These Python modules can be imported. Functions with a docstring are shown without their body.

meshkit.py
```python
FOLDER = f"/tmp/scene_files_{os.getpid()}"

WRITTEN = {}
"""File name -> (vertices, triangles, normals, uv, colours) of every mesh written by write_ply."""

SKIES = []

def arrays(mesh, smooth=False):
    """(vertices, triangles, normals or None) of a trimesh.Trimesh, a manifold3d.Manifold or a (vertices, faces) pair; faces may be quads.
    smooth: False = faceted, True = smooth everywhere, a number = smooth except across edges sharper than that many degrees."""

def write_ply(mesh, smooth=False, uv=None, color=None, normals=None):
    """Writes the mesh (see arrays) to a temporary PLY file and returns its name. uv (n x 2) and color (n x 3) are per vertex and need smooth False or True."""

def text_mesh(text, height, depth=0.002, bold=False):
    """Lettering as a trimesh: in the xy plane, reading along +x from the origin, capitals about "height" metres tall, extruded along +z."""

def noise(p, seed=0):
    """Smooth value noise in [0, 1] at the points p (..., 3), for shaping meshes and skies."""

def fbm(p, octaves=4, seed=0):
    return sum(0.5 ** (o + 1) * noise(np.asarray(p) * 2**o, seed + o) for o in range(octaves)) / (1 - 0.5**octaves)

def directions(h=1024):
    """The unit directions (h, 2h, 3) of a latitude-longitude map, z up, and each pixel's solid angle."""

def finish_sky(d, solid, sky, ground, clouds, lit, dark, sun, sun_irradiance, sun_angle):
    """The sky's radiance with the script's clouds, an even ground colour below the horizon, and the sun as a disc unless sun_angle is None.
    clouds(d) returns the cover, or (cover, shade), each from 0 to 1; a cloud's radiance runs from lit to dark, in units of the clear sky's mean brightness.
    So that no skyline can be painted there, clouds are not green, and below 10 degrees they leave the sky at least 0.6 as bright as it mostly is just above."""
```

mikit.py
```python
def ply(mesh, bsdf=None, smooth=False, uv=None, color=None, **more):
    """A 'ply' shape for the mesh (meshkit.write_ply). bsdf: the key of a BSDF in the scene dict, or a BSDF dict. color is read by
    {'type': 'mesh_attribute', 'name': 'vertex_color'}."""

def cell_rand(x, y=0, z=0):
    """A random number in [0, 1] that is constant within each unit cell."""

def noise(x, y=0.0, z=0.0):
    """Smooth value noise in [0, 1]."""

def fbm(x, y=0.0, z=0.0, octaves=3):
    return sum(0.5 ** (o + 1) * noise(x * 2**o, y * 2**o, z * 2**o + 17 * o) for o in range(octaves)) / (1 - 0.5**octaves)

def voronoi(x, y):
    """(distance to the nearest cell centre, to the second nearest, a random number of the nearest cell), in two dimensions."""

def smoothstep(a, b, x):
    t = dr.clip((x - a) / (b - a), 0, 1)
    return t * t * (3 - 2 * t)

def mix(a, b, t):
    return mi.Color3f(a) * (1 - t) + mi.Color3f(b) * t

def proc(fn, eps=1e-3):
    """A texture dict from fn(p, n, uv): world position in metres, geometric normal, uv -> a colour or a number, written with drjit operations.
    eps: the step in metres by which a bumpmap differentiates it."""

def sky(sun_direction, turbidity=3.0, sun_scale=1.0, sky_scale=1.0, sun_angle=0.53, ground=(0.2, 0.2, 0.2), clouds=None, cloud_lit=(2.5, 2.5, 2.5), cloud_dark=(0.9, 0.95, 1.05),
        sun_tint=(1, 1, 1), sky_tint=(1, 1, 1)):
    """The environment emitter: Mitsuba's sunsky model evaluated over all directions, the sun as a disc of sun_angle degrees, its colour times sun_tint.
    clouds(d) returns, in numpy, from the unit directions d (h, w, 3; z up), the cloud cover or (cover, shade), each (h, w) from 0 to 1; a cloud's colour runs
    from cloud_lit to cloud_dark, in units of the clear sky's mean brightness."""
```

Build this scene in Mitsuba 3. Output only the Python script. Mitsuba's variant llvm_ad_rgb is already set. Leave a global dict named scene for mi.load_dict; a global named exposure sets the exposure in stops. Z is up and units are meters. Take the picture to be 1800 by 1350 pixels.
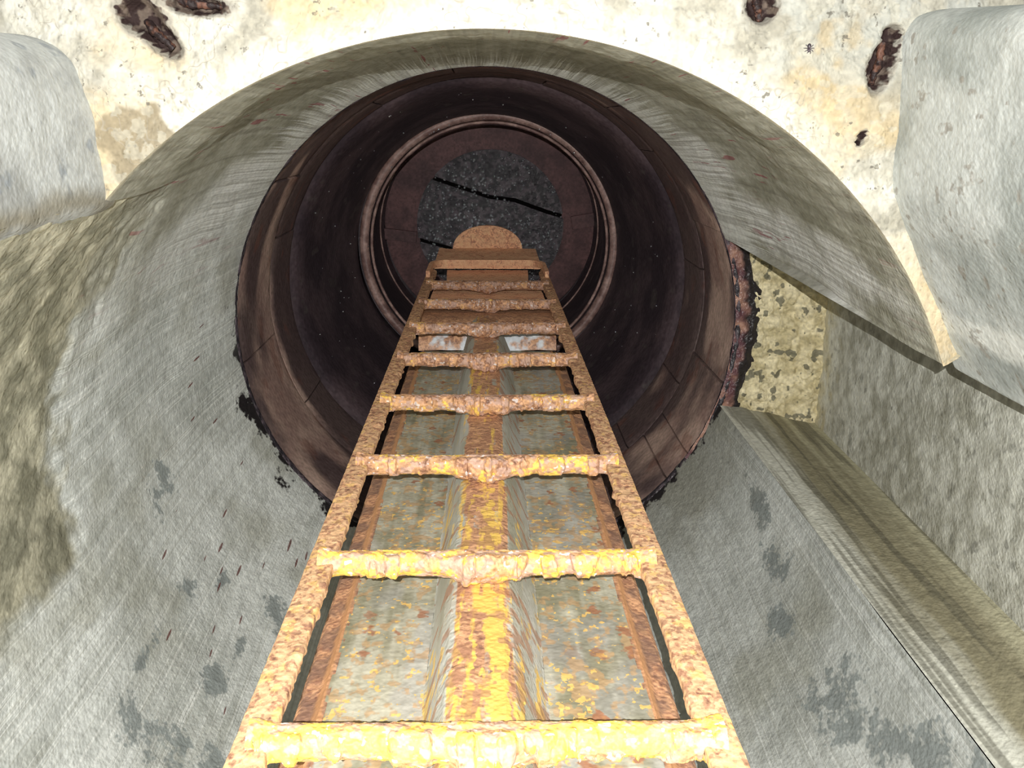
import math, random
import numpy as np, trimesh, drjit as dr, mitsuba as mi
import mikit, meshkit
from mikit import noise, fbm, smoothstep, mix, cell_rand, voronoi, proc
T = mi.ScalarTransform4f
scene, labels = {}, {}
H = 1.5                                   # height of the lens above the floor; Z below = height above the lens

# ------------------------------------------------------------------ camera, flash, exposure
F = 1600.0                                # focal length in pixels of the 1800-wide frame
zc = np.array([-43, -454, 1600.0]); zc /= np.linalg.norm(zc)
xc = np.array([1600, 0, 43.0]); xc /= np.linalg.norm(xc)
yc = np.cross(zc, xc)
fwd = np.array([xc[2], yc[2], zc[2]]); down = np.array([xc[1], yc[1], zc[1]])
scene['camera'] = {'type': 'perspective', 'fov': math.degrees(2 * math.atan(900 / F)), 'fov_axis': 'x', 'near_clip': 0.02, 'far_clip': 50.0,
    'to_world': T().look_at(origin=[0, 0, H], target=(np.array([0, 0, H]) + fwd).tolist(), up=(-down).tolist())}
scene['flash'] = {'type': 'point', 'position': [-0.02, -0.10, H - 0.15], 'intensity': {'type': 'rgb', 'value': [3.9, 3.86, 3.75]}}   # hand-held flash just behind, above and left of the lens
exposure = 1.62

# ------------------------------------------------------------------ helpers
RNG = np.random.default_rng(7)
def nz(p, f, seed=0, octaves=4): return meshkit.fbm(np.asarray(p) * f, octaves, seed) - 0.5
def sstep(a, b, x):
    t = np.clip((x - a) / (b - a), 0, 1); return t * t * (3 - 2 * t)
def grid_faces(nu, nv, wrap=False):
    i, j = np.meshgrid(np.arange(nu if wrap else nu - 1), np.arange(nv - 1), indexing='ij')
    i2 = (i + 1) % nu
    q = np.stack([i * nv + j, i2 * nv + j, i2 * nv + j + 1, i * nv + j + 1], -1).reshape(-1, 4)
    return np.vstack([q[:, [0, 1, 2]], q[:, [0, 2, 3]]])
def grid(P, wrap=False):
    P = np.asarray(P, float); nu, nv = P.shape[:2]
    return trimesh.Trimesh(P.reshape(-1, 3), grid_faces(nu, nv, wrap), process=False)
def put(key, mesh, mat, smooth=30, uv=None, up=True, label=None, cat=None, group=None, kind=None):
    if key in scene:
        n = 1
        while f'{key}_{n:03d}' in scene: n += 1
        key = f'{key}_{n:03d}'
    if not isinstance(mesh, trimesh.Trimesh): mesh = trimesh.Trimesh(*mesh, process=False)
    mesh = mesh.copy()
    if up: mesh.vertices = mesh.vertices + [0, 0, H]
    scene[key] = mikit.ply(mesh, mat, smooth=smooth, uv=uv)
    d = {k: v for k, v in dict(label=label, category=cat, group=group, kind=kind).items() if v}
    if d: labels[key] = d
    return key
def lathe(profile, n=180, centre=(0, .465), a0=0.0, a1=360.0):
    pr = np.asarray(profile, float); full = a1 - a0 >= 359.9
    a = np.radians(np.linspace(a0, a1, n, endpoint=not full))
    P = np.stack([centre[0] + pr[None, :, 0] * np.cos(a)[:, None], centre[1] + pr[None, :, 0] * np.sin(a)[:, None], np.broadcast_to(pr[None, :, 1], (n, len(pr)))], -1)
    return grid(P, wrap=full)
def tube(path, radii, sides=10, rough=0.0, seed=0):
    p = np.asarray(path, float); t = np.gradient(p, axis=0); t /= np.linalg.norm(t, axis=1, keepdims=True) + 1e-12
    ref = np.where(np.abs(t[:, 2:]) < .9, [[0, 0, 1.]], [[1., 0, 0]])
    a = np.cross(t, ref); a /= np.linalg.norm(a, axis=1, keepdims=True); b = np.cross(t, a)
    ang = np.arange(sides) * 2 * np.pi / sides
    d = np.cos(ang)[None, :, None] * a[:, None] + np.sin(ang)[None, :, None] * b[:, None]
    v = p[:, None] + np.broadcast_to(radii, (len(p),))[:, None, None] * d
    if rough: v = v + d * (nz(v, 90, seed, 3) * rough)[..., None]
    m = grid(v.transpose(1, 0, 2), wrap=True)
    n = len(p); V = np.vstack([m.vertices, p[0], p[-1]]); k = len(m.vertices)
    f = [[k, ((i + 1) % sides) * n, i * n] for i in range(sides)] + [[k + 1, i * n + n - 1, ((i + 1) % sides) * n + n - 1] for i in range(sides)]
    return trimesh.Trimesh(V, np.vstack([m.faces, f]), process=False)

# ------------------------------------------------------------------ the shaft's form: a cone whose axis leans, in polar angle a (degrees, 0 = right, 90 = behind the ladder) and Z
Z1, ZA = 2.163, 1.25
def cone(a, Z, extra=0.0):
    a, Z = np.broadcast_arrays(np.radians(np.asarray(a, float)), np.asarray(Z, float))
    D = Z1 - np.maximum(Z, 0.3)
    c, R = .473 + .12 * D, .604 + .108 * D + extra
    return np.stack([R * np.cos(a), c + R * np.sin(a), Z], -1)
EDGE_R, CREASE, EDGE_L = -21.5, 18.1, -137.0     # right lip of the arch, crease of the niche, crease of the left pier

# ------------------------------------------------------------------ materials
def ell(a, z, items, wob):
    """Union of soft ellipses (a0, z0, ra, rz, tilt) in the unrolled wall, its border moved by wob."""
    m = mi.Float(0)
    for a0, z0, ra, rz, tilt in items:
        da = (a - a0 - tilt * (z - z0)) / ra; dz = (z - z0) / rz
        m = dr.maximum(m, 1 - dr.sqrt(da * da + dz * dz) + wob)
    return m
def rough_plastic(col, rough=.7, spec=.3, bump=None, scale=.001, eps=1e-3):
    b = {'type': 'principled', 'base_color': proc(col), 'roughness': rough, 'specular': spec}
    if bump is not None: b = {'type': 'bumpmap', 'tex': proc(bump, eps), 'scale': scale, 'bsdf': b}
    return {'type': 'twosided', 'bsdf': b}

STAINS_L = [(140, 1.31, 7, .07, 0), (134, 1.36, 3, .05, 0), (148, 1.32, 3, .05, 0), (150, 1.62, 2.2, .03, 0), (139, 1.50, 2.2, .045, 0), (137, 1.60, 1.0, .05, 0), (151, 1.42, 1.2, .05, 0), (145, 1.72, 1.4, .03, 0), (165, 1.72, 4, .05, 0), (133, 1.75, 3, .05, 0), (128, 1.3, 3, .1, 0)]
STAINS_R = [(22, 1.5, 0, 0, 0)][:0] + [(30, 1.30, 5, .06, 0), (35, 1.36, 2.5, .05, 0), (27, 1.21, 4, .06, 0), (24, 1.12, 4.5, .06, 0), (33, 1.55, 2.2, .05, 0), (29, 1.68, 2.5, .06, 0), (25, 1.85, 2.5, .07, 0), (20, 1.05, 3, .04, 0), (48, 1.15, 4, .06, 0)]
DRIPS = [(151.5, 1.86), (148.5, 1.78), (146, 1.74), (145, 1.70), (143, 1.78), (150, 1.72), (142.3, 1.60), (141, 1.55), (157, 1.62), (160, 1.72), (138.5, 1.68), (133, 1.92), (131.6, 1.96), (136, 1.95), (170, 1.9), (166, 1.98), (176, 1.92), (180, 1.96), (186, 1.98), (149, 1.5), (135, 1.46), (155, 2.0), (139, 1.85)]
DRIPS = [(a, z, .28, .020, 9.0) for a, z in DRIPS]
def concrete_shaft(p, n, uv):
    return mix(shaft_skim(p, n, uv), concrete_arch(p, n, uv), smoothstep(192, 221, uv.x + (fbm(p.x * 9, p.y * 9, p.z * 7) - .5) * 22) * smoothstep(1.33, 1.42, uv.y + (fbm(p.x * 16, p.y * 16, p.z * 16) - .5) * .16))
def shaft_skim(p, n, uv):
    a, z = uv.x, uv.y
    x, y, w = p.x, p.y, p.z
    big, mid, fine = fbm(x * 5, y * 5, w * 4), fbm(x * 17, y * 17, w * 14), fbm(x * 160, y * 160, w * 110, 2)
    streak = fbm(a * .9, w * 1.6 + big, 3.0)
    thin = fbm(a * 5.0, w * 3.0, 9.0, 3)
    c = mix((.40, .415, .385), (.62, .64, .61), smoothstep(.30, .70, streak * .25 + mid * .35 + big * .5))
    c = mix(c, (.76, .77, .73), .55 * smoothstep(.58, .76, thin))
    c = mix(c, (.33, .33, .28), .4 * smoothstep(.56, .74, fbm(a * 9.0, w * 3.5, 2.0, 3)))
    c = mix(c, (.32, .315, .25), .45 * smoothstep(.55, .75, fbm(x * 8 + 9, y * 8, w * 5)))
    # rough olive concrete where the smooth skim coat stops on the left
    edge = z - (1.40 + .10 * smoothstep(195, 215, a) + (mid - .5) * .16 + (big - .5) * .2)
    olive = smoothstep(.02, -.03, edge) * smoothstep(167, 171, a + (mid - .5) * 6)
    oc = mix((.17, .16, .105), (.40, .375, .27), smoothstep(.35, .7, fbm(x * 26, y * 26, w * 20, 4)))
    c = mix(c, oc, .92 * olive)
    # blue grey damp patches
    wob = (mid - .5) * 2.6 + (fine - .5) * 1.6 + (fbm(x * 50, y * 50, w * 30, 3) - .5) * 1.6
    c = mix(c, (.215, .24, .235), .85 * smoothstep(.05, .65, ell(a, z, STAINS_L + STAINS_R, wob)))
    # rust coloured runs
    c = mix(c, (.13, .035, .03), .85 * smoothstep(.2, .5, ell(a, z, DRIPS, (mid - .5) * 1.4)))
    # darker, browner behind the ladder and to its right
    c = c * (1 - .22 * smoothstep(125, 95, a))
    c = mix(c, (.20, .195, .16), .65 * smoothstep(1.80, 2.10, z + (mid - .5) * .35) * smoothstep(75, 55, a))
    # black crust below the steel
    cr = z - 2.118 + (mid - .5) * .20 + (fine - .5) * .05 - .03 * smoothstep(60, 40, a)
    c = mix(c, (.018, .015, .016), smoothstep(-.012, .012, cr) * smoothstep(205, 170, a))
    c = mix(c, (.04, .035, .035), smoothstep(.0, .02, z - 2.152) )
    return c * (.78 + .44 * fine)
def concrete_arch(p, n, uv):
    a, z = uv.x, uv.y
    x, y, w = p.x, p.y, p.z
    big, mid, fine = fbm(x * 5, y * 5, w * 4), fbm(x * 15, y * 15, w * 10), fbm(x * 160, y * 160, w * 110, 2)
    streak, thin = fbm(a * .8, w * 2.5 + big, 4.0, 4), fbm(a * 4.5 + big * 4, w * 3.5, 7.0, 4)
    c = mix((.22, .215, .165), (.37, .365, .305), smoothstep(.3, .7, streak * .35 + mid * .35 + .3 * fbm(x * 60, y * 60, w * 30)))
    c = mix(c, (.66, .67, .63), .85 * smoothstep(.52, .8, thin * .55 + smoothstep(1.8, 2.14, z) * .42 + smoothstep(322, 336, a) * .10 + big * .12))
    pale = ell(a, z, [(332, 1.75, 8, .42, -14), (331, 1.5, 6, .25, -10), (212, 1.95, 14, .22, 0), (205, 1.8, 9, .25, 0), (318, 2.0, 9, .15, 0)], (mid - .5) * .9)
    c = mix(c, mix((.46, .46, .43), (.70, .705, .68), smoothstep(.35, .65, thin)), .8 * smoothstep(.0, .6, pale))
    c = mix(c, (.17, .16, .13), .4 * smoothstep(.56, .74, fbm(a * 1.2 + 5, w * 2.5, 2.0)))
    c = mix(c, (.22, .05, .065), .7 * smoothstep(.72, .78, fbm(a * 1.3 + 40, w * 9, 1.0)) * smoothstep(.5, .62, fbm(a * .12, w * 3, 6.0)))
    c = mix(c, (.6, .55, .42), smoothstep(1.268, 1.252, z + (mid - .5) * .02) * .8)
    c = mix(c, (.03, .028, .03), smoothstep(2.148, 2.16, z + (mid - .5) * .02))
    return c * (.78 + .44 * fine)
HOLES = [(-.423, -.108, .034, .017, .75), (-.441, -.132, .030, .024, .5), (-.372, -.146, .045, .012, .1), (.353, -.150, .022, .020, 1.2), (.520, -.080, .016, .036, .25), (.529, -.117, .012, .012, .0), (.503, .012, .005, .011, .4)]   # spalled spots with reinforcement showing
def plaster(p, n, uv):
    x, y = p.x, p.y
    big, mid, fine = fbm(x * 6, y * 6, 1.0), fbm(x * 24, y * 24, 2.0, 4), fbm(x * 170, y * 170, 3.0, 2)
    s = uv.x                                           # distance from the arch's edge
    c = mix((.33, .315, .26), (.57, .555, .485), smoothstep(.34, .58, mid * .75 + big * .25))
    c = mix(c, (.55, .43, .24), .75 * smoothstep(.42, .62, fbm(x * 9 + 3, y * 9, 5.0)) * smoothstep(.20, .0, s - .03))
    c = mix(c, (.68, .66, .57), .8 * smoothstep(.05, .01, s + (mid - .5) * .05) * smoothstep(.25, .1, dr.abs(x) - .3))
    c = mix(c, (.36, .37, .335), .8 * smoothstep(.36, .54, mid + smoothstep(.30, .5, x) * .10 - .05) * smoothstep(.28, .42, x) * smoothstep(.02, -.1, y))
    br = smoothstep(.07, -.02, dr.abs(x + .455) - .03) * smoothstep(-.06, .03, y)
    c = mix(c, (.27, .225, .15), .9 * smoothstep(.44, .52, br * .38 + mid * .5))
    lines = dr.abs(fbm(x * 30 + 4, y * 30, 8.0, 3) - .5)
    c = mix(c, (.34, .31, .25), .6 * smoothstep(.018, .004, lines) * smoothstep(.45, .6, big))
    c = mix(c, (.13, .12, .10), .8 * smoothstep(.70, .80, fbm(x * 140, y * 140, 6.0, 4)) * smoothstep(.45, .6, fbm(x * 20, y * 20, 9.0)))
    c = mix(c, (.46, .44, .36), .5 * smoothstep(.52, .62, fbm(x * 70, y * 70, 3.0, 4)))
    c = mix(c, (.62, .52, .36), .7 * smoothstep(.08, .2, y) * smoothstep(.35, .6, mid))
    r = mi.Float(-1)
    for hx, hy, hr, hs, ht in HOLES:
        ca, sa = math.cos(ht), math.sin(ht)
        u, v = (x - hx) * ca + (y - hy) * sa, -(x - hx) * sa + (y - hy) * ca
        r = dr.maximum(r, 1 - dr.sqrt(dr.square(u / hr) + dr.square(v / hs)) + (mid - .5) * .7)
    c = mix(c, (.30, .28, .24), .8 * smoothstep(-.35, -.05, r))
    c = mix(c, mix((.03, .018, .017), (.13, .10, .08), smoothstep(.45, .7, fbm(x * 110, y * 110, 2.0, 3))), smoothstep(-.04, .12, r + (fine - .5) * .5))
    return c * (.82 + .36 * fine)
def pier_left(p, n, uv):
    x, y, w = p.x, p.y, p.z
    mid, fine = fbm(x * 12, y * 12, w * 9, 4), fbm(x * 150, y * 150, w * 150, 2)
    c = mix((.265, .275, .27), (.44, .46, .45), smoothstep(.3, .66, mid))
    c = mix(c, (.20, .225, .25), .7 * smoothstep(.62, .76, fbm(x * 34 + 2, y * 34, w * 30, 4)))
    c = mix(c, (.25, .25, .20), .8 * smoothstep(.55, .72, fbm(x * 9, y * 9 + 4, w * 6)) * smoothstep(.02, .11, y))
    c = mix(c, (.20, .18, .13), .8 * smoothstep(.03, .0, dr.abs(y - .105 + (mid - .5) * .05)))
    return c * (.80 + .40 * fine)
def pier_right(p, n, uv):
    x, y, w = p.x, p.y, p.z
    mid, fine = fbm(x * 10, y * 10, w * 8, 4), fbm(x * 150, y * 150, w * 150, 2)
    c = mix((.26, .28, .265), (.43, .45, .43), smoothstep(.3, .66, mid + .3 * (fbm(y * 20, w * 3, 1.0) - .5)))
    c = mix(c, (.62, .63, .59), .7 * smoothstep(.028, .01, dr.abs(y - .265 + (mid - .5) * .04)))
    c = mix(c, (.22, .20, .17), .7 * smoothstep(.66, .80, fbm(y * 70, w * 60, 5.0, 4)))
    return c * (.80 + .40 * fine)
def concrete_niche(p, n, uv):
    x, y, w = p.x, p.y, p.z
    big, mid, fine = fbm(x * 5, y * 5, w * 5), fbm(x * 36, y * 36, w * 34, 4), fbm(x * 140, y * 140, w * 140, 2)
    c = mix((.27, .265, .215), (.50, .50, .44), smoothstep(.32, .68, mid * .65 + big * .35))
    c = mix(c, (.47, .42, .27), .7 * smoothstep(.10, .0, H + 2.15 - w + (mid - .5) * .2) )
    c = mix(c, (.17, .17, .145), .6 * smoothstep(.60, .74, fbm(x * 46, y * 46, w * 38, 4)))
    return c * (.75 + .5 * fine)
def concrete_ledge(p, n, uv):
    u, w = uv.x, p.z                                    # u: 0 at the crease, 1 at the corner
    mid, fine = fbm(u * 5, w * 3.5, 1.0, 4), fbm(p.x * 150, p.y * 150, w * 120, 2)
    c = mix((.52, .52, .45), (.22, .20, .13), smoothstep(.06, .4, u + (mid - .5) * .5))
    c = mix(c, (.44, .42, .29), .7 * smoothstep(.55, .95, u + (fbm(u * 14, w * 2.0, 4.0) - .5) * .6))
    c = mix(c, (.09, .085, .06), .6 * smoothstep(.55, .7, fbm(u * 12, w * 2.5, 7.0)))
    return c * (.75 + .5 * fine)
def concrete_raw(p, n, uv):
    x, y = p.x, p.y
    mid, fine = fbm(x * 40, y * 40, p.z * 40, 4), fbm(x * 160, y * 160, 1.0, 2)
    c = mix((.50, .43, .25), (.72, .64, .42), smoothstep(.32, .66, mid))
    c = mix(c, (.10, .10, .075), .8 * smoothstep(.64, .7, fbm(x * 55 + 3, y * 55, 4.0, 3)))
    return c * (.7 + .6 * fine)
def bump_concrete(p, n, uv): return fbm(p.x * 70, p.y * 70, p.z * 55, 4) + .5 * fbm(p.x * 230, p.y * 230, p.z * 230, 2)
def steel_band(p, n, uv):
    x, y, w = p.x, p.y, p.z
    mid, fine = fbm(x * 9, y * 9, w * 7, 4), fbm(x * 110, y * 110, w * 110, 2)
    soot = smoothstep(.40, .60, fbm(x * 4, y * 4, w * 5) + .30 * smoothstep(2.40, 2.62, w - H) + .20 * smoothstep(.35, -.1, y) - .02)
    c = mix((.32, .21, .18), (.48, .34, .28), smoothstep(.35, .65, mid))
    c = mix(c, (.065, .045, .05), .85 * soot)
    c = mix(c, (.20, .075, .05), .4 * smoothstep(.6, .75, fbm(x * 14, y * 14, w * 14)))
    return c * (.6 + .8 * fine)
def steel_dark(p, n, uv):
    x, y, w = p.x, p.y, p.z
    mid, fine = fbm(x * 7, y * 7, w * 6, 4), fbm(x * 100, y * 100, w * 100, 2)
    c = mix((.05, .036, .044), (.10, .07, .078), smoothstep(.35, .7, mid))
    c = mix(c, (.10, .085, .08), .6 * smoothstep(.66, .8, fbm(x * 30, y * 30, w * 12, 2)))
    return c * (.6 + .8 * fine)
def steel_red(p, n, uv):
    mid, fine = fbm(p.x * 12, p.y * 12, p.z * 12, 4), fbm(p.x * 120, p.y * 120, p.z * 100, 2)
    return mix((.10, .052, .055), (.18, .09, .09), smoothstep(.3, .7, mid)) * (.6 + .8 * fine)
def steel_ring(p, n, uv):
    mid, fine = fbm(p.x * 30, p.y * 30, p.z * 30, 3), fbm(p.x * 120, p.y * 120, p.z * 100, 2)
    return mix((.24, .14, .125), (.46, .30, .26), smoothstep(.3, .7, mid)) * (.6 + .8 * fine)
def tar(p, n, uv):
    mid = fbm(p.x * 60, p.y * 60, p.z * 60, 3)
    return mix((.03, .026, .032), (.11, .085, .10), smoothstep(.4, .75, mid))
def rim_rust(p, n, uv):
    mid = fbm(p.x * 30, p.y * 30, p.z * 60, 4)
    return mix(mix((.10, .04, .05), (.36, .20, .15), smoothstep(.35, .7, mid)), (.02, .016, .018), smoothstep(.020, .038, uv.x + (fbm(p.x * 45, p.y * 45, 2.0, 3) - .5) * .035))
def rust_base(p):
    x, y, w = p.x, p.y, p.z
    mid, fine = fbm(x * 55, y * 55, w * 45, 4), fbm(x * 260, y * 260, w * 260, 3)
    c = mix((.26, .125, .075), (.58, .32, .175), smoothstep(.3, .7, mid * .4 + fine * .6))
    return mix(c, (.13, .065, .05), .6 * smoothstep(.58, .70, fbm(x * 150 + 5, y * 150, w * 150, 3))), mid, fine
def rust_stile(p, n, uv):
    c, mid, fine = rust_base(p)
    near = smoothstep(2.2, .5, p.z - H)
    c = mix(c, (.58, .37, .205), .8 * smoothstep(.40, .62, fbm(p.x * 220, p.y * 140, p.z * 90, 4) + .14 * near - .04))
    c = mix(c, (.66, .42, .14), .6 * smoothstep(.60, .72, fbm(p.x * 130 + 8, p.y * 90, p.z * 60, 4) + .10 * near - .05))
    return mix(c, (.22, .105, .07), .6 * smoothstep(.54, .66, fbm(p.x * 240, p.y * 170, p.z * 130, 3))) * (.72 + .56 * fine)
def rust_rung(p, n, uv):
    c, mid, fine = rust_base(p)
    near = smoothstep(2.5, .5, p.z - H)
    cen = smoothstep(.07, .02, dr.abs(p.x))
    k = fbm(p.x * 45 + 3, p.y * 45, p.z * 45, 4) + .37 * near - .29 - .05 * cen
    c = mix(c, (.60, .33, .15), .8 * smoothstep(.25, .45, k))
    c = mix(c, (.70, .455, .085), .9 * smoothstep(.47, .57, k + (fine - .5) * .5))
    c = mix(c, (.44, .28, .215), .85 * smoothstep(.50, .58, fbm(p.x * 110, p.y * 110 + 5, p.z * 110, 4) - .02 * near + .03 * cen)) * (.72 + .56 * fine)
    return mix(c, (.72, .68, .66), .6 * smoothstep(.72, .76, fbm(p.x * 170, p.y * 170, p.z * 170, 2)))
def sheet(p, n, uv):
    x, w = p.x, p.z
    mid, fine = fbm(x * 22, w * 14, 3.0, 4), fbm(x * 200, p.y * 200, w * 160, 2)
    st = fbm(x * 90, w * 5, 6.0, 3)
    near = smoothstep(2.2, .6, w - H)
    c = mix((.21, .20, .135), (.40, .385, .305), smoothstep(.32, .68, mid * .6 + st * .4))
    c = mix(c, (.30, .30, .31), .4 * smoothstep(.5, .7, fbm(x * 16 + 4, w * 10, 1.0)) )
    sp = fbm(x * 110, w * 80, 5.0, 3)
    area = smoothstep(.45, .62, fbm(x * 12 + 1, w * 9, 8.0))
    c = mix(c, (.40, .25, .12), .65 * smoothstep(.50, .66, sp + .12 * area - .05))
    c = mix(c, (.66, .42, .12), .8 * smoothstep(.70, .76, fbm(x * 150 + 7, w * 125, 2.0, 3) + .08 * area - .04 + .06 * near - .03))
    d, _, rnd = voronoi(x * 30, w * 22)
    c = mix(c, (.30, .13, .07), .85 * smoothstep(.26, .10, d + (fine - .5) * .5 + (mid - .5) * .4) * smoothstep(.70, .78, rnd))
    return c * (.82 + .36 * fine)
def nose_metal(p, n, uv):
    x, y, w = p.x, p.y, p.z
    mid, fine = fbm(x * 26, y * 26, w * 26, 4), fbm(x * 200, y * 200, w * 160, 2)
    zinc = mix((.50, .53, .56), (.66, .69, .72), mid)
    r, _, _ = rust_base(p)
    k = smoothstep(.36, .50, mid + .38 * smoothstep(2.285, 2.32, w - H) + .22 * smoothstep(.10, .17, dr.abs(x)) - .08)
    return mix(zinc, r, k) * (.82 + .36 * fine)
def strip_rust(p, n, uv):
    c, mid, fine = rust_base(p)
    c = mix(c, (.15, .095, .075), .65 * smoothstep(.35, .6, fbm(p.x * 60, p.y * 60, p.z * 30, 3)))
    return mix(c, (.46, .235, .11), .8 * smoothstep(.008, .002, dr.abs(dr.abs(p.x) - .168) + (mid - .5) * .008))
def ridge_paint(p, n, uv):
    c, mid, fine = rust_base(p)
    x, w = p.x, p.z
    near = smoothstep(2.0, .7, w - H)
    grey = mix((.24, .23, .16), (.46, .46, .43), fbm(x * 60, w * 7, 2.0, 4))
    side = smoothstep(.024, .036, dr.abs(x + .004))
    c = mix(c, grey, smoothstep(.42, .56, fbm(x * 90, w * 14 + mid * 2, 4.0, 4) * .7 + side * .45 - .02))
    y1 = fbm(x * 130 + mid * 2, w * 7 + mid * 2, 5.0, 4)
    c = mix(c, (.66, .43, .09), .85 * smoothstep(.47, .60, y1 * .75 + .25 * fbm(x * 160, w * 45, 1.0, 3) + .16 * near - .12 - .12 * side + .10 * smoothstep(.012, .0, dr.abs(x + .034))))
    c = mix(c, (.30, .15, .09), .7 * smoothstep(.60, .68, fbm(x * 70, w * 60, 7.0, 3)))
    return c
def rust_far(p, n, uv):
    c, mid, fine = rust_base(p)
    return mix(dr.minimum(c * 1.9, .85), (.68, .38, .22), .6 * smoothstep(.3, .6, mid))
def dark_rust(p, n, uv):
    m = fbm(p.x * 130, p.y * 130, p.z * 130, 4)
    return mix((.02, .012, .012), (.13, .06, .04), smoothstep(.45, .72, m))
def bump_rust(p, n, uv): return fbm(p.x * 150, p.y * 150, p.z * 150, 4)

for name, m in dict(
    shaft=rough_plastic(concrete_shaft, .75, .25, bump_concrete, .0035), arch=rough_plastic(concrete_arch, .65, .35, bump_concrete, .0035),
    plaster=rough_plastic(plaster, .8, .2, bump_concrete, .005), pier_left=rough_plastic(pier_left, .8, .2, bump_concrete, .003), pier_right=rough_plastic(pier_right, .8, .2, bump_concrete, .003),
    niche=rough_plastic(concrete_niche, .8, .25, bump_concrete, .005), ledge=rough_plastic(concrete_ledge, .8, .25, bump_concrete, .004), raw=rough_plastic(concrete_raw, .8, .25, bump_concrete, .008),
    steel_band=rough_plastic(steel_band, .6, .35, bump_rust, .002), steel_dark=rough_plastic(steel_dark, .55, .4, bump_rust, .002), steel_red=rough_plastic(steel_red, .6, .35), steel_ring=rough_plastic(steel_ring, .45, .5, bump_rust, .002),
    tar=rough_plastic(tar, .35, .6, bump_rust, .006), rim_rust=rough_plastic(rim_rust, .4, .5, bump_rust, .006),
    stile=rough_plastic(rust_stile, .75, .25, bump_rust, .0025), rung=rough_plastic(rust_rung, .6, .35, bump_rust, .005), sheet=rough_plastic(sheet, .5, .4, bump_rust, .0015), nose=rough_plastic(nose_metal, .5, .4, bump_rust, .0015),
    strip=rough_plastic(strip_rust, .75, .25, bump_rust, .003), ridge=rough_plastic(ridge_paint, .55, .35, bump_rust, .003), rust=rough_plastic(rust_far, .75, .25, bump_rust, .003), dark_rust=rough_plastic(dark_rust, .6, .35, bump_rust, .004),
).items(): scene['mat_' + name] = m
scene['mat_water'] = {'type': 'principled', 'base_color': {'type': 'rgb', 'value': [.9, .92, .95]}, 'roughness': .3, 'metallic': 1.0}
scene['mat_black'] = {'type': 'twosided', 'bsdf': {'type': 'diffuse', 'reflectance': {'type': 'rgb', 'value': [.006, .005, .005]}}}
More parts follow.
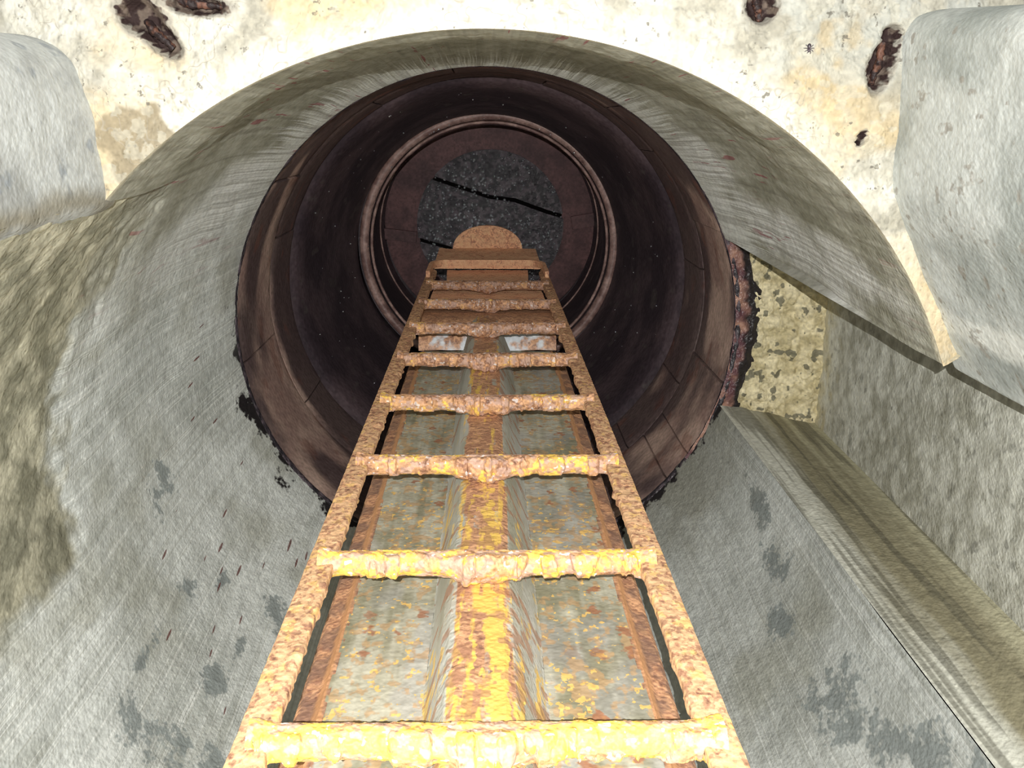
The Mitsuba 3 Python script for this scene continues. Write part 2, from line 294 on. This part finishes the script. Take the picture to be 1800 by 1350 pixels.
scene['mat_flake'] = {'type': 'twosided', 'bsdf': {'type': 'diffuse', 'reflectance': {'type': 'rgb', 'value': [.82, .81, .78]}}}
scene['mat_floor'] = {'type': 'twosided', 'bsdf': {'type': 'diffuse', 'reflectance': {'type': 'rgb', 'value': [.06, .058, .052]}}}

# ------------------------------------------------------------------ the setting
def zrow(z0, z1, dz, low=None):
    z = np.linspace(z0, z1, int((z1 - z0) / dz) + 2)
    return np.concatenate([np.linspace(low, z0, 12)[:-1], z]) if low is not None else z
def shaft_patch(key, a0, a1, step, z, mat, **kw):
    a = np.linspace(a0, a1, int((a1 - a0) / step) + 2)
    A, Z = np.meshgrid(a, z, indexing='ij')
    P = cone(A, Z)
    N = np.stack([np.cos(np.radians(A)), np.sin(np.radians(A)), 0 * A], -1)
    Q = P.copy(); Q[..., 2] *= .55
    d = nz(P, 5, 1, 3) * .014 + nz(Q, 30, 2, 3) * .006 + nz(np.stack([A * .6, Z * 3, 0 * A], -1), 1, 3, 3) * .003
    d = d * sstep(Z1, Z1 - .15, Z) * (1 - np.exp(-np.abs(A - CREASE) / 2.0)) * sstep(360 + EDGE_L, 360 + EDGE_L + (6 if kw.get('low') else -6), A)
    d = d + .026 * (sstep(2.20, 1.80, Z) - .02) * sstep(1.3, 1.8, Z) - .003
    if kw.get('low'): d = d * sstep(ZA, ZA + .12, Z)
    d = d + 0                   # the concrete closes in on the steel
    if kw.get('skim'):                                                                  # the skim coat ends in a step on the left
        e = Z - (1.40 + .10 * sstep(195, 215, A) + nz(P, 17, 5, 3) * .16)
        d = d + .006 * sstep(.03, -.03, e) * sstep(164, 172, A + nz(P, 17, 6, 3) * 6) + nz(P, 45, 8, 3) * .010 * sstep(.02, -.02, e) * sstep(167, 171, A)
    P = P + N * d[..., None]
    put(key, grid(P), mat, smooth=True, uv=np.stack([A, Z], -1).reshape(-1, 2), kind='structure')
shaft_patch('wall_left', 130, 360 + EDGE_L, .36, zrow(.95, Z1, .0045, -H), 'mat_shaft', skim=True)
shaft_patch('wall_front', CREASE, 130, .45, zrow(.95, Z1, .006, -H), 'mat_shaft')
shaft_patch('wall_arch', 360 + EDGE_L, 360 + EDGE_R, .36, zrow(ZA, Z1, .0045), 'mat_arch', low=True)
# the arch's right end is a slab with its own thickness
z = np.linspace(ZA, Z1 - .02, 60)
e0, e1 = cone(EDGE_R, z), cone(EDGE_R, z, .05) + [0, -.004, 0]
put('trim_1', grid(np.stack([e0, e1, cone(EDGE_R - 9, z, .06)], 0)), 'mat_arch', smooth=False, uv=np.tile(np.stack([0 * z + 338, z], -1), (3, 1)), kind='structure')

# ceiling of the lower chamber: white plaster around the arch
a = np.linspace(EDGE_L - 1.5, EDGE_R + .3, 420); s = np.concatenate([np.linspace(0, .30, 84), np.linspace(.31, .9, 20)])
A, S = np.meshgrid(a, s, indexing='ij')
A = A + np.where(A < EDGE_L, -1, 0) * S * 60      # reaches on behind the left pier
P = cone(A, ZA + 0 * S, S)
X, Y = P[..., 0], P[..., 1]
flat = np.stack([X, Y, 0 * X], -1)
dz = nz(flat, 10, 11, 4) * .020 + np.round(meshkit.fbm(flat * 16, 3, 12) * 5) / 5 * .006 + nz(flat, 60, 13, 3) * .004
dz = dz * sstep(0, .03, S)
hole = np.full(X.shape, -9.0)
for hx, hy, hr, hs, ht in HOLES:
    u, v = (X - hx) * math.cos(ht) + (Y - hy) * math.sin(ht), -(X - hx) * math.sin(ht) + (Y - hy) * math.cos(ht)
    hole = np.maximum(hole, 1 - np.sqrt((u / hr) ** 2 + (v / hs) ** 2) + nz(flat, 24, 14, 3) * .7)
dz = dz + .022 * sstep(-.05, .35, hole)
P[..., 2] += dz
put('ceiling', grid(P), 'mat_plaster', smooth=True, uv=np.stack([S, A], -1).reshape(-1, 2), kind='structure')

def pier(key, poly, a_ref, mat, seed):
    poly = np.asarray(poly, float)
    L = np.r_[0, np.cumsum(np.linalg.norm(np.diff(poly, axis=0), axis=1))]
    from scipy.interpolate import PchipInterpolator
    t = np.linspace(0, L[-1], int(L[-1] / .005))
    xy = np.stack([PchipInterpolator(L, poly[:, 0])(t), PchipInterpolator(L, poly[:, 1])(t)], -1)
    z = zrow(.55, ZA + .035, .005, -H)
    off = cone(a_ref, z) - cone(a_ref, ZA)
    P = np.stack([xy[:, None, 0] + off[None, :, 0], xy[:, None, 1] + off[None, :, 1], np.broadcast_to(z, (len(t), len(z)))], -1)
    g = nz(P, 8, seed, 4) * .014 + nz(P, 40, seed + 1, 3) * .003
    P[..., 0] += g * np.sign(P[..., 0]) * sstep(0, .02, t)[:, None] * sstep(0, .02, t[-1] - t)[:, None]
    put(key, grid(P), mat, smooth=True, uv=np.stack(np.broadcast_arrays(t[:, None], z[None]), -1).reshape(-1, 2), kind='structure')
pier('wall_left_pier', [(-.95, -.112), (-.70, -.112), (-.60, -.108), (-.555, -.095), (-.53, -.07), (-.517, -.01), (-.514, .05), (-.512, .085), (-.516, .105), (-.54, .122), (-.62, .15)], EDGE_L, 'mat_pier_left', 21)
pier('wall_right_pier', [(.95, -.155), (.70, -.152), (.60, -.150), (.56, -.14), (.545, -.11), (.550, -.02), (.557, .077), (.592, .154), (.646, .258), (.692, .335), (.697, .343), (.71, .348), (.80, .35)], EDGE_R, 'mat_pier_right', 23)

# niche to the right of the ladder
XN, YN, ZN = .817, .708, 2.15
z = zrow(.9, ZN + .01, .006, -H)
y = np.linspace(.12, YN, 110)
Yg, Zg = np.meshgrid(y, z, indexing='ij')
k = (Yg - .12) / (YN - .12)
P = np.stack([XN + 0 * Yg, Yg + .03 * (ZN - Zg) * k, Zg], -1)
P[..., 0] += (nz(P, 8, 31, 4) * .014 + nz(P, 45, 32, 3) * .004) * sstep(1.0, .95, k)
put('wall_right', grid(P), 'mat_niche', smooth=True, uv=np.stack([Yg, Zg], -1).reshape(-1, 2), kind='structure')
u = np.linspace(0, 1, 50)
c0 = cone(CREASE, z); c1 = np.stack([XN + 0 * z, YN + .03 * (ZN - z), z], -1)
P = c0[None] * (1 - u)[:, None, None] + c1[None] * u[:, None, None]
P[..., 1] += nz(P, 9, 33, 4) * .012 * np.sin(np.pi * u)[:, None] + .012 * np.exp(-(u / .05) ** 2)[:, None] * 0
put('wall_niche', grid(P), 'mat_ledge', smooth=True, uv=np.stack(np.broadcast_arrays(u[:, None], z[None]), -1).reshape(-1, 2), kind='structure')
# rough unplastered top of the niche, beside the steel's rim
x, y = np.linspace(.50, XN + .01, 130), np.linspace(.10, YN + .03, 210)
Xg, Yg = np.meshgrid(x, y, indexing='ij')
fl = np.stack([Xg, Yg, 0 * Xg], -1)
rr = np.hypot(Xg, Yg - .465)
Zg = ZN + nz(fl, 30, 35, 4) * .030 + nz(fl, 90, 36, 2) * .008 - .012 * sstep(.72, .80, Xg) + .10 * sstep(.652, .612, rr)
m = grid(np.stack([Xg, Yg, Zg], -1)); keep = (rr.ravel()[m.faces] > .622).all(1)
m.update_faces(keep); m.remove_unreferenced_vertices()
put('ceiling_niche', m, 'mat_raw', smooth=True, kind='structure')
put('floor', grid(np.array([[[-1.2, -1.4, -H], [-1.2, 1.6, -H]], [[1.2, -1.4, -H], [1.2, 1.6, -H]]])), 'mat_floor', smooth=False, kind='structure')
for key, q in dict(wall_back=[(-1.0, -1.2), (1.0, -1.2)], wall_left_chamber=[(-.94, -1.2), (-.94, -.05)], wall_right_chamber=[(.94, -1.2), (.94, -.05)]).items():
    q = np.array(q)
    put(key, grid(np.stack([np.c_[q, [-H, -H]], np.c_[q, [ZA + .02] * 2]], 1)), 'mat_floor', smooth=False, kind='structure')
q = np.array([[[-1, -1.21, ZA + .01], [-1, -.3, ZA + .01]], [[1, -1.21, ZA + .01], [1, -.3, ZA + .01]]])
put('ceiling_chamber', grid(q), 'mat_floor', smooth=False, kind='structure')

# reinforcement showing in the spalled spots of the ceiling
for i, (hx, hy, ln, ang, lab) in enumerate([
    (-.425, -.110, .046, .75, 'short rusty reinforcing bar in a slanting hole in the white ceiling, left of the arch'),
    (-.365, -.147, .060, .10, 'rusty reinforcing bar along the top edge above the left shoulder of the arch'),
    (.352, -.152, .034, 1.3, 'dark rusty bar end in a round ceiling hole above the right shoulder of the arch'),
    (.518, -.082, .052, 1.72, 'long dark corroded bar in the ceiling beside the grey right pier')]):
    t = np.linspace(-.5, .5, 24)
    path = np.stack([hx + ln * t * math.cos(ang), hy + ln * t * math.sin(ang), ZA + .020 - .004 * (1 - 4 * t * t)], -1)
    put('reinforcing_bar', tube(path, .0048 + .0006 * np.sin(t * 45), 12, .009, 50 + i), 'mat_dark_rust', smooth=40, label=lab, cat='metal bar', group='rusty bars showing in the white ceiling')

# a spider and a loose flake of paint on the ceiling
def blob(c, r): m = trimesh.creation.icosphere(2); m.vertices = m.vertices * r + c; return m
sx, sy, sz = .419, -.1, ZA + .004
legs = []
for k, a_ in enumerate([.35, .95, 1.6, 2.3]):
    for sgn in (-1, 1):
        dx, dy = math.sin(a_) * sgn, math.cos(a_)
        legs.append(tube([(sx, sy, sz - .003), (sx + dx * .005, sy + dy * .005, sz - .006), (sx + dx * .010, sy + dy * .010, sz)], [.0006, .0005, .0003], 5))
put('spider', trimesh.util.concatenate([blob([sx, sy + .002, sz - .003], [.0022, .003, .002]), blob([sx, sy - .003, sz - .003], [.0028, .0038, .0025])] + legs), 'mat_tar', smooth=True,
    label='tiny black spider with spread legs on the white ceiling, right of the arch top', cat='spider')
u, v = np.meshgrid(np.linspace(-1, 1, 14), np.linspace(-1, 1, 24), indexing='ij')
P = np.stack([.275 + .006 * u * (1 - .3 * v) + .008 * v * .5 + .003 * nz(np.stack([u, v, 0 * u], -1), 3, 5, 2), -.093 - .016 * v, ZA - .002 - .006 * (u * .5 + .5) ** 2 - .002 * v], -1)
put('ceiling__paint_flake', grid(P), 'mat_flake', smooth=True, label='curled white paint flake at the arch edge')

# ------------------------------------------------------------------ armoured steel cupola over the shaft
labels['steel_cupola'] = {'label': 'dark rusty round steel cupola that closes the concrete shaft above the ladder', 'category': 'dome'}
C = (0.0, .468)
def ring_profile(r, z0, z1, t):
    return [(r, z0), (r, z1), (r + t, z1), (r + t, z0), (r, z0)]
# black tar seal along the lower edge
n = 360; ang = np.radians(np.arange(n)); th = np.linspace(0, 2 * np.pi, 9)
ro, zo = .609 + .009 * np.cos(th), 2.158 + .013 * np.sin(th)
P = np.stack([C[0] + ro[None] * np.cos(ang)[:, None], C[1] + .005 + ro[None] * np.sin(ang)[:, None], np.broadcast_to(zo, (n, 9))], -1)
P = P + nz(P, 60, 41, 3)[..., None] * .007
put('steel_cupola__tar_seal', grid(P, wrap=True), 'mat_tar', smooth=True, label='uneven black tar seal along the lower edge')
# rusty flange that shows in the niche
aa = np.radians(np.linspace(-34, 34, 160)); rr = np.linspace(.600, .692, 30)
Ag, Rg = np.meshgrid(aa, rr, indexing='ij')
P = np.stack([C[0] + Rg * np.cos(Ag), C[1] + Rg * np.sin(Ag), 2.146 + .012 * ((Rg - .622) / .04) ** 2], -1)
P[..., 2] += nz(P, 38, 42, 4) * .018 + .03 * sstep(.672, .692, Rg + nz(P, 30, 43, 3) * .03)
put('steel_cupola__flange', grid(P), 'mat_rim_rust', smooth=True, uv=np.stack([Rg - .60, Ag], -1).reshape(-1, 2), label='wet rust red and black flange beside the niche')
put('steel_cupola__shell', lathe([(.632, 2.17), (.632, 2.86), (.60, 4.5), (0.001, 4.5)], 120, C), 'mat_steel_dark', smooth=30, label='black outer shell behind the plates')
# lining plates, two courses
r = random.Random(3)
for row, (z0, z1, cuts) in enumerate([(2.168, 2.52, [14, 33, 41, 58, 92, 128, 171, 214, 262, 301, 338, 374]), (2.526, 2.775, [24, 47, 66, 110, 150, 196, 240, 285, 318, 352, 384])]):
    for a0, a1 in zip(cuts[:-1], cuts[1:]):
        gap = .22
        na, nzv = max(6, int((a1 - a0) / 1.5)), 14
        aa = np.linspace(a0 + gap, a1 - gap, na); zz = np.linspace(z0, z1, nzv)
        Ag, Zg = np.meshgrid(np.radians(aa), zz, indexing='ij')
        Rg = .602 + r.uniform(-.002, .003) + .006 * (1 - sstep(0, .012, np.minimum(Zg - z0, z1 - Zg)))
        pt = lambda R: np.stack([C[0] + R * np.cos(Ag), C[1] + R * np.sin(Ag), Zg], -1)
        inn = pt(Rg); inn[..., :2] += (nz(inn, 12, 44, 3) * .0025)[..., None] * np.stack([np.cos(Ag), np.sin(Ag)], -1)
        out = pt(Rg * 0 + .622)
        m = grid(inn); k = len(m.vertices); m2 = grid(out)
        idx = np.arange(k).reshape(na, nzv)
        loop = np.concatenate([idx[:, 0], idx[-1, 1:], idx[-2::-1, -1], idx[0, -2:0:-1]])
        side = np.array([[loop[i], loop[(i + 1) % len(loop)], loop[(i + 1) % len(loop)] + k] for i in range(len(loop))] + [[loop[i], loop[(i + 1) % len(loop)] + k, loop[i] + k] for i in range(len(loop))])
        put('steel_cupola__lining_plate', trimesh.Trimesh(np.vstack([m.vertices, m2.vertices]), np.vstack([m.faces, m2.faces[:, ::-1] + k, side]), process=False), 'mat_steel_band', smooth=30)
zz = np.linspace(0, 1, 30)
wall = [(.622, 2.78), (.598, 2.80), (.588, 2.815), (.578, 2.85)] + [(.578 - .068 * t, 2.85 + .75 * t) for t in zz[1:]]
put('steel_cupola__upper_wall', lathe(wall, 240, C), 'mat_steel_dark', smooth=40, label='blackish inner wall of the cupola')
C2 = (.009, .455)
th = np.linspace(0, 2 * np.pi, 25)
prof = [(.494 + .018 * math.cos(t), 3.615 + .020 * math.sin(t)) for t in th]
put('steel_cupola__lip_ring', lathe(prof, 240, C2), 'mat_steel_ring', smooth=True, label='thick brown ring lip with wet edge')
put('steel_cupola__lip_bead', lathe([(.468 + .006 * math.cos(t), 3.64 + .007 * math.sin(t)) for t in th[::2]], 240, C2), 'mat_steel_ring', smooth=True)
put('steel_cupola__shelf', lathe([(.52, 3.63), (.482, 3.64), (.478, 3.66), (.50, 4.20), (.485, 4.27)], 200, C2), 'mat_steel_dark', smooth=40)
put('steel_cupola__inner_bead', lathe([(.490 + .004 * math.cos(t), 4.14 + .004 * math.sin(t)) for t in th[::3]], 200, C2), 'mat_steel_ring', smooth=True, label='thin bright bead inside the top')
put('steel_cupola__top_plate', lathe([(.49, 4.30), (.30, 4.285), (.001, 4.285)], 120, (.012, .441)), 'mat_steel_red', smooth=40, label='dull red top plate')
# the black wet disc in the middle of the top: three pieces with open cracks between them
from shapely.geometry import Point, LineString
from shapely.ops import split
import shapely.affinity
disc = Point(.013, .441).buffer(.338, 64)
crack1 = LineString([(-0.404, 0.162), (-0.225, 0.238), (0.008, 0.314), (0.125, 0.328), (0.270, 0.379), (0.456, 0.430)])
crack2 = LineString([(-0.439, 0.487), (-0.308, 0.512), (-0.177, 0.548), (-0.072, 0.638), (-0.046, 0.882)])
m = trimesh.creation.extrude_polygon(disc.buffer(-.004), .012, engine='earcut'); m.apply_translation([0, 0, 4.272])
put('steel_cupola__disc_backing', m, 'mat_black', smooth=20)
pieces = disc.difference(crack1.buffer(.009)).difference(crack2.buffer(.008))
for g in pieces.geoms:
    g = g.buffer(-.004).buffer(.004)
    m = trimesh.creation.extrude_polygon(g, .03, engine='earcut'); m.apply_translation([0, 0, 4.25])
    put('steel_cupola__centre_disc', m, 'mat_tar', smooth=20, label='black tarry piece of the centre disc, beaded with water')
for (q0, q1), wd in [([(-0.499, 0.484), (-0.331, 0.501)], .05), ([(0.392, 0.433), (0.516, 0.411)], .06)]:
    g = LineString([q0, q1]).buffer(wd / 2, cap_style=2)
    m = trimesh.creation.extrude_polygon(g, .02, engine='earcut'); m.apply_translation([0, 0, 4.262])
    put('steel_cupola__lug', m, 'mat_steel_red', smooth=20)
# beads of water
ico = trimesh.creation.icosphere(1)
def beads(points, radii): return trimesh.util.concatenate([trimesh.Trimesh(ico.vertices * r_ + p_, ico.faces, process=False) for p_, r_ in zip(points, radii)])
pts, rad = [], []
while len(pts) < 900:
    q = RNG.uniform(-.335, .335, 2)
    if np.hypot(*q) < .335 and meshkit.fbm(np.array([q[0] * 9, q[1] * 9, 0.]), 3, 5) > .33:
        pts.append([.013 + q[0], .441 + q[1], 4.25]); rad.append(.0015 + .0055 * RNG.uniform() ** 2)
put('steel_cupola__water_beads', beads(pts, rad), 'mat_water', smooth=True, kind='stuff', label='many small glinting water beads')
pts, rad = [], []
for _ in range(60):
    t = RNG.normal(-math.pi / 2, .8); pts.append([C2[0] + .482 * math.cos(t), C2[1] + .482 * math.sin(t), 3.605 + RNG.uniform(-.004, .01)]); rad.append(RNG.uniform(.002, .0055))
for _ in range(90):
    t, zq = RNG.uniform(0, 2 * math.pi), RNG.uniform(2.86, 3.55); R_ = .577 - .068 * (zq - 2.85) / .75
    pts.append([C[0] + R_ * math.cos(t), C[1] + R_ * math.sin(t), zq]); rad.append(RNG.uniform(.001, .0035))
put('steel_cupola__wall_beads', beads(pts, rad), 'mat_water', smooth=True, kind='stuff', label='scattered water beads on wall and ring')

# ------------------------------------------------------------------ ladder
YL, W2, SP, ZR0 = .46, .195, .300, .606
labels['ladder'] = {'label': 'rusty steel ladder with flaking yellow painted rungs rising into the dark cupola', 'category': 'ladder'}
def bar(x0, z0, z1, wx, wy, seed, tip):
    zz = np.linspace(z0, z1, int((z1 - z0) / .004)); m = 28
    t = np.linspace(0, 2 * np.pi, m, endpoint=False)
    c, s_ = np.cos(t), np.sin(t)
    cx, cy_ = np.sign(c) * np.abs(c) ** .35 * wx / 2, np.sign(s_) * np.abs(s_) ** .35 * wy / 2
    k = np.ones(len(zz)); e = np.clip((z1 - zz) / .05, 0, 1); k = .35 + .65 * e ** .6
    P = np.stack([x0 + cx[:, None] * k[None] + tip * .006 * (1 - e)[None], YL + cy_[:, None] + 0 * zz[None], np.broadcast_to(zz, (m, len(zz)))], -1)
    nrm = np.stack([c, s_, 0 * c], -1)[:, None]
    d = nz(P, 110, seed, 4) * .0016 + np.maximum(nz(P, 40, seed + 1, 4) - .06, 0) * .022 * (np.sign(-c * tip) > 0)[:, None]
    P = P + nrm * d[..., None]
    g = grid(P, wrap=True); n = len(zz)
    V = np.vstack([g.vertices, [x0, YL, z1], [x0, YL, z0]]); K = len(g.vertices)
    f = [[K, i * n + n - 1, ((i + 1) % m) * n + n - 1] for i in range(m)] + [[K + 1, ((i + 1) % m) * n, i * n] for i in range(m)]
    return trimesh.Trimesh(V, np.vstack([g.faces, f]), process=False)
put('ladder__stile', bar(-W2 + .0145, -H, 2.985, .029, .012, 60, -1), 'mat_stile', smooth=50, label='left rusty flat stile')
put('ladder__stile', bar(W2 - .0145, -H, 2.985, .029, .012, 63, 1), 'mat_stile', smooth=50, label='right rusty flat stile')
def rung(zr, seed):
    L = W2 - .012
    xs = np.linspace(-L, L, 360); m = 56
    t = np.linspace(0, 2 * np.pi, m, endpoint=False)
    r0 = .0132 + .0045 * np.exp(-((L - np.abs(xs)) / .012) ** 2)
    dirs = np.stack([0 * t, np.cos(t), np.sin(t)], -1)
    P = np.array([0, YL, zr])[None, None] + np.stack(np.broadcast_arrays(xs[None], 0., 0.), -1) + dirs[:, None] * r0[None, :, None]
    under = sstep(-.2, -.8, np.sin(t))[:, None]
    d = nz(P, 110, seed, 4) * .0014 + nz(P, 260, seed + 5, 2) * .0012 + sstep(.50, .54, meshkit.fbm(P * [55, 90, 90], 4, seed + 1)) * .0009
    flake = sstep(.52, .60, meshkit.fbm(P * [60, 20, 20], 5, seed + 2)) * .0045 * under
    blob = .010 * np.exp(-((xs + .004) / .035) ** 2)[None] * sstep(.3, -.6, np.sin(t) - .6 * np.cos(t))[:, None] * (1 + 2 * nz(P, 60, seed + 3, 3))
    P = P + dirs[:, None] * (d + flake + blob)[..., None]
    g = grid(P, wrap=True)
    return g
for i in range(-5, 8):
    put('ladder__rung', rung(ZR0 + SP * i, 100 + 7 * i), 'mat_rung', smooth=50)

# bent strap and plate above the ladder's top
labels['head_plate'] = {'label': 'rusty bent steel plate with rounded nose above the top rung, under the black disc', 'category': 'bracket'}
def strip(path, width, thick):
    """A flat strap: path of (X, Z) in the ladder's plane direction, width along Y."""
    p = np.asarray(path, float); t = np.gradient(p, axis=0); t /= np.linalg.norm(t, axis=1, keepdims=True); nn = np.stack([-t[:, 1], t[:, 0]], -1)
    o = [p + nn * thick / 2, p - nn * thick / 2]
    P = [np.stack([q[:, 0], 0 * q[:, 0] + yy, q[:, 1]], -1) for q, yy in ((o[0], width[0]), (o[0], width[1]), (o[1], width[1]), (o[1], width[0]))]
    g = grid(np.stack(P, 0), wrap=True); n = len(p)
    return trimesh.Trimesh(g.vertices, np.vstack([g.faces, [[0, n, 2 * n], [0, 2 * n, 3 * n], [n - 1, 3 * n - 1, 2 * n - 1], [n - 1, 4 * n - 1, 3 * n - 1]]]), process=False)
hw, zt, rc = .184, 3.05, .05
arc = lambda x0, z0, a0, a1: [(x0 + rc * math.cos(a), z0 + rc * 1.6 * math.sin(a)) for a in np.linspace(a0, a1, 10)]
path = [(-hw, 2.80), (-hw, 2.90)] + arc(-hw + rc, zt - rc * 1.6, math.pi, math.pi / 2) + arc(hw - rc, zt - rc * 1.6, math.pi / 2, 0) + [(hw, 2.90), (hw, 2.80)]
put('head_plate__strap', strip(path, (.432, .452), .012), 'mat_rust', smooth=40, label='bent strap with rounded corners')
# plate standing on the strap, narrowing upwards, with its rounded nose
def slab(corners, thick, seed, nu=40, nv=24):
    c = np.asarray(corners, float)            # lower left, lower right, upper right, upper left
    u, v = np.meshgrid(np.linspace(0, 1, nu), np.linspace(0, 1, nv), indexing='ij')
    P = (1 - u)[..., None] * ((1 - v)[..., None] * c[0] + v[..., None] * c[3]) + u[..., None] * ((1 - v)[..., None] * c[1] + v[..., None] * c[2])
    nrm = np.cross(c[1] - c[0], c[3] - c[0]); nrm /= np.linalg.norm(nrm)
    P = P + nrm * (nz(P, 30, seed, 4) * .008)[..., None]
    a_, b_ = grid(P), grid(P - nrm * thick * np.sign(-nrm[1] if abs(nrm[1]) > .1 else 1))
    k = len(a_.vertices); idx = np.arange(k).reshape(nu, nv)
    loop = np.concatenate([idx[:, 0], idx[-1, 1:], idx[-2::-1, -1], idx[0, -2:0:-1]]); n = len(loop)
    side = np.array([[loop[i], loop[(i + 1) % n], loop[(i + 1) % n] + k] for i in range(n)] + [[loop[i], loop[(i + 1) % n] + k, loop[i] + k] for i in range(n)])
    return trimesh.Trimesh(np.vstack([a_.vertices, b_.vertices]), np.vstack([a_.faces, b_.faces[:, ::-1] + k, side]), process=False)
put('head_plate__plate', slab([(-.180, .452, 3.055), (.180, .452, 3.055), (.174, .427, 3.30), (-.174, .427, 3.30)], .012, 71), 'mat_rust', smooth=40)
g = shapely.affinity.scale(Point(0, 0).buffer(1, 48), .125, .082)
from shapely.geometry import box
g = shapely.affinity.translate(g.intersection(box(-1, -1, 1, 0)).union(box(-.125, 0, .125, .02)), 0, .427)
m = trimesh.creation.extrude_polygon(g, .02, engine='earcut'); m.apply_translation([0, 0, 3.30])
put('head_plate__nose', m, 'mat_rust', smooth=40, label='half round nose plate')

# ------------------------------------------------------------------ folded sheet-steel panel behind the rungs
labels['back_panel'] = {'label': 'folded sheet steel panel with raised yellow stained ridge, standing behind the ladder rungs', 'category': 'panel'}
YP = .556
def folded(profile, z0, z1, mat, key, label=None, dent=.004, seed=0, dzv=.006):
    pr = np.asarray(profile, float)
    L = np.r_[0, np.cumsum(np.linalg.norm(np.diff(pr, axis=0), axis=1))]
    t = np.unique(np.concatenate([L, np.linspace(0, L[-1], max(4, int(L[-1] / .005)))]))
    xy = np.stack([np.interp(t, L, pr[:, 0]), np.interp(t, L, pr[:, 1])], -1)
    zz = np.linspace(z0, z1, int((z1 - z0) / dzv))
    P = np.stack([np.broadcast_to(xy[:, None, 0], (len(t), len(zz))), np.broadcast_to(xy[:, None, 1], (len(t), len(zz))), np.broadcast_to(zz, (len(t), len(zz)))], -1).copy()
    P[..., 1] += nz(P, 14, seed, 4) * dent + nz(P, 70, seed + 1, 3) * dent * .5
    put('back_panel__' + key, grid(P), mat, smooth=35, label=label)
zb, ztop = -H, 2.27
folded([(-.196, .585), (-.195, .576), (-.190, .570), (-.176, .568), (-.170, .562), (-.166, .556), (-.160, .556)], zb, ztop, 'mat_strip', 'edge_strip', 'left rusty edge strip', .004, 81)
folded([(.160, .556), (.166, .556), (.170, .562), (.176, .568), (.190, .570), (.195, .576), (.196, .585)], zb, ztop, 'mat_strip', 'edge_strip', 'right rusty edge strip', .004, 83)
folded([(-.163, YP), (-.064, YP)], zb, ztop, 'mat_sheet', 'sheet', 'left olive grey sheet with rust spots', .005, 85)
folded([(.060, YP), (.163, YP)], zb, ztop, 'mat_sheet', 'sheet', 'right olive grey sheet with rust spots', .005, 87)
folded([(-.068, YP + .003), (-.062, YP - .002), (-.046, .500), (-.038, .487), (-.028, .482), (.016, .482), (.026, .487), (.034, .500), (.058, YP - .002), (.064, YP + .003)], zb, 2.36, 'mat_ridge', 'ridge', 'raised centre ridge with yellow paint runs', .004, 89)
# rounded nose that closes the panel's top
th = np.linspace(-math.pi / 2 - .15, -math.pi, 26)
prof = [(.565 + .083 * math.cos(t), 2.345 + .083 * math.sin(t)) for t in th] + [(.482, 2.40), (.490, 2.47), (.492, 2.60)]
xs = np.linspace(-.176, .176, 80)
pr = np.array(prof)
def nose_part(xs, key, seed, dy=0.0):
    P = np.stack([np.broadcast_to(xs[:, None], (len(xs), len(pr))), np.broadcast_to(pr[None, :, 0] + dy, (len(xs), len(pr))), np.broadcast_to(pr[None, :, 1], (len(xs), len(pr)))], -1).copy()
    P[..., 1] += nz(P, 16, seed, 3) * .006
    put('back_panel__' + key, grid(P), 'mat_nose', smooth=40, label='rounded galvanised nose, rusted above')
nose_part(xs, 'rolled_nose', 91)
put('back_panel__upper_plate', slab([(-.170, .492, 2.60), (.170, .492, 2.60), (.165, .486, 2.86), (-.165, .486, 2.86)], .012, 93), 'mat_rust', smooth=40, label='rusty upper plate between the top rungs')
put('back_panel__upper_plate', slab([(-.130, .486, 2.86), (.130, .486, 2.86), (.138, .474, 3.10), (-.138, .474, 3.10)], .012, 95), 'mat_rust', smooth=40, label='narrower rusty plate under the bent strap')
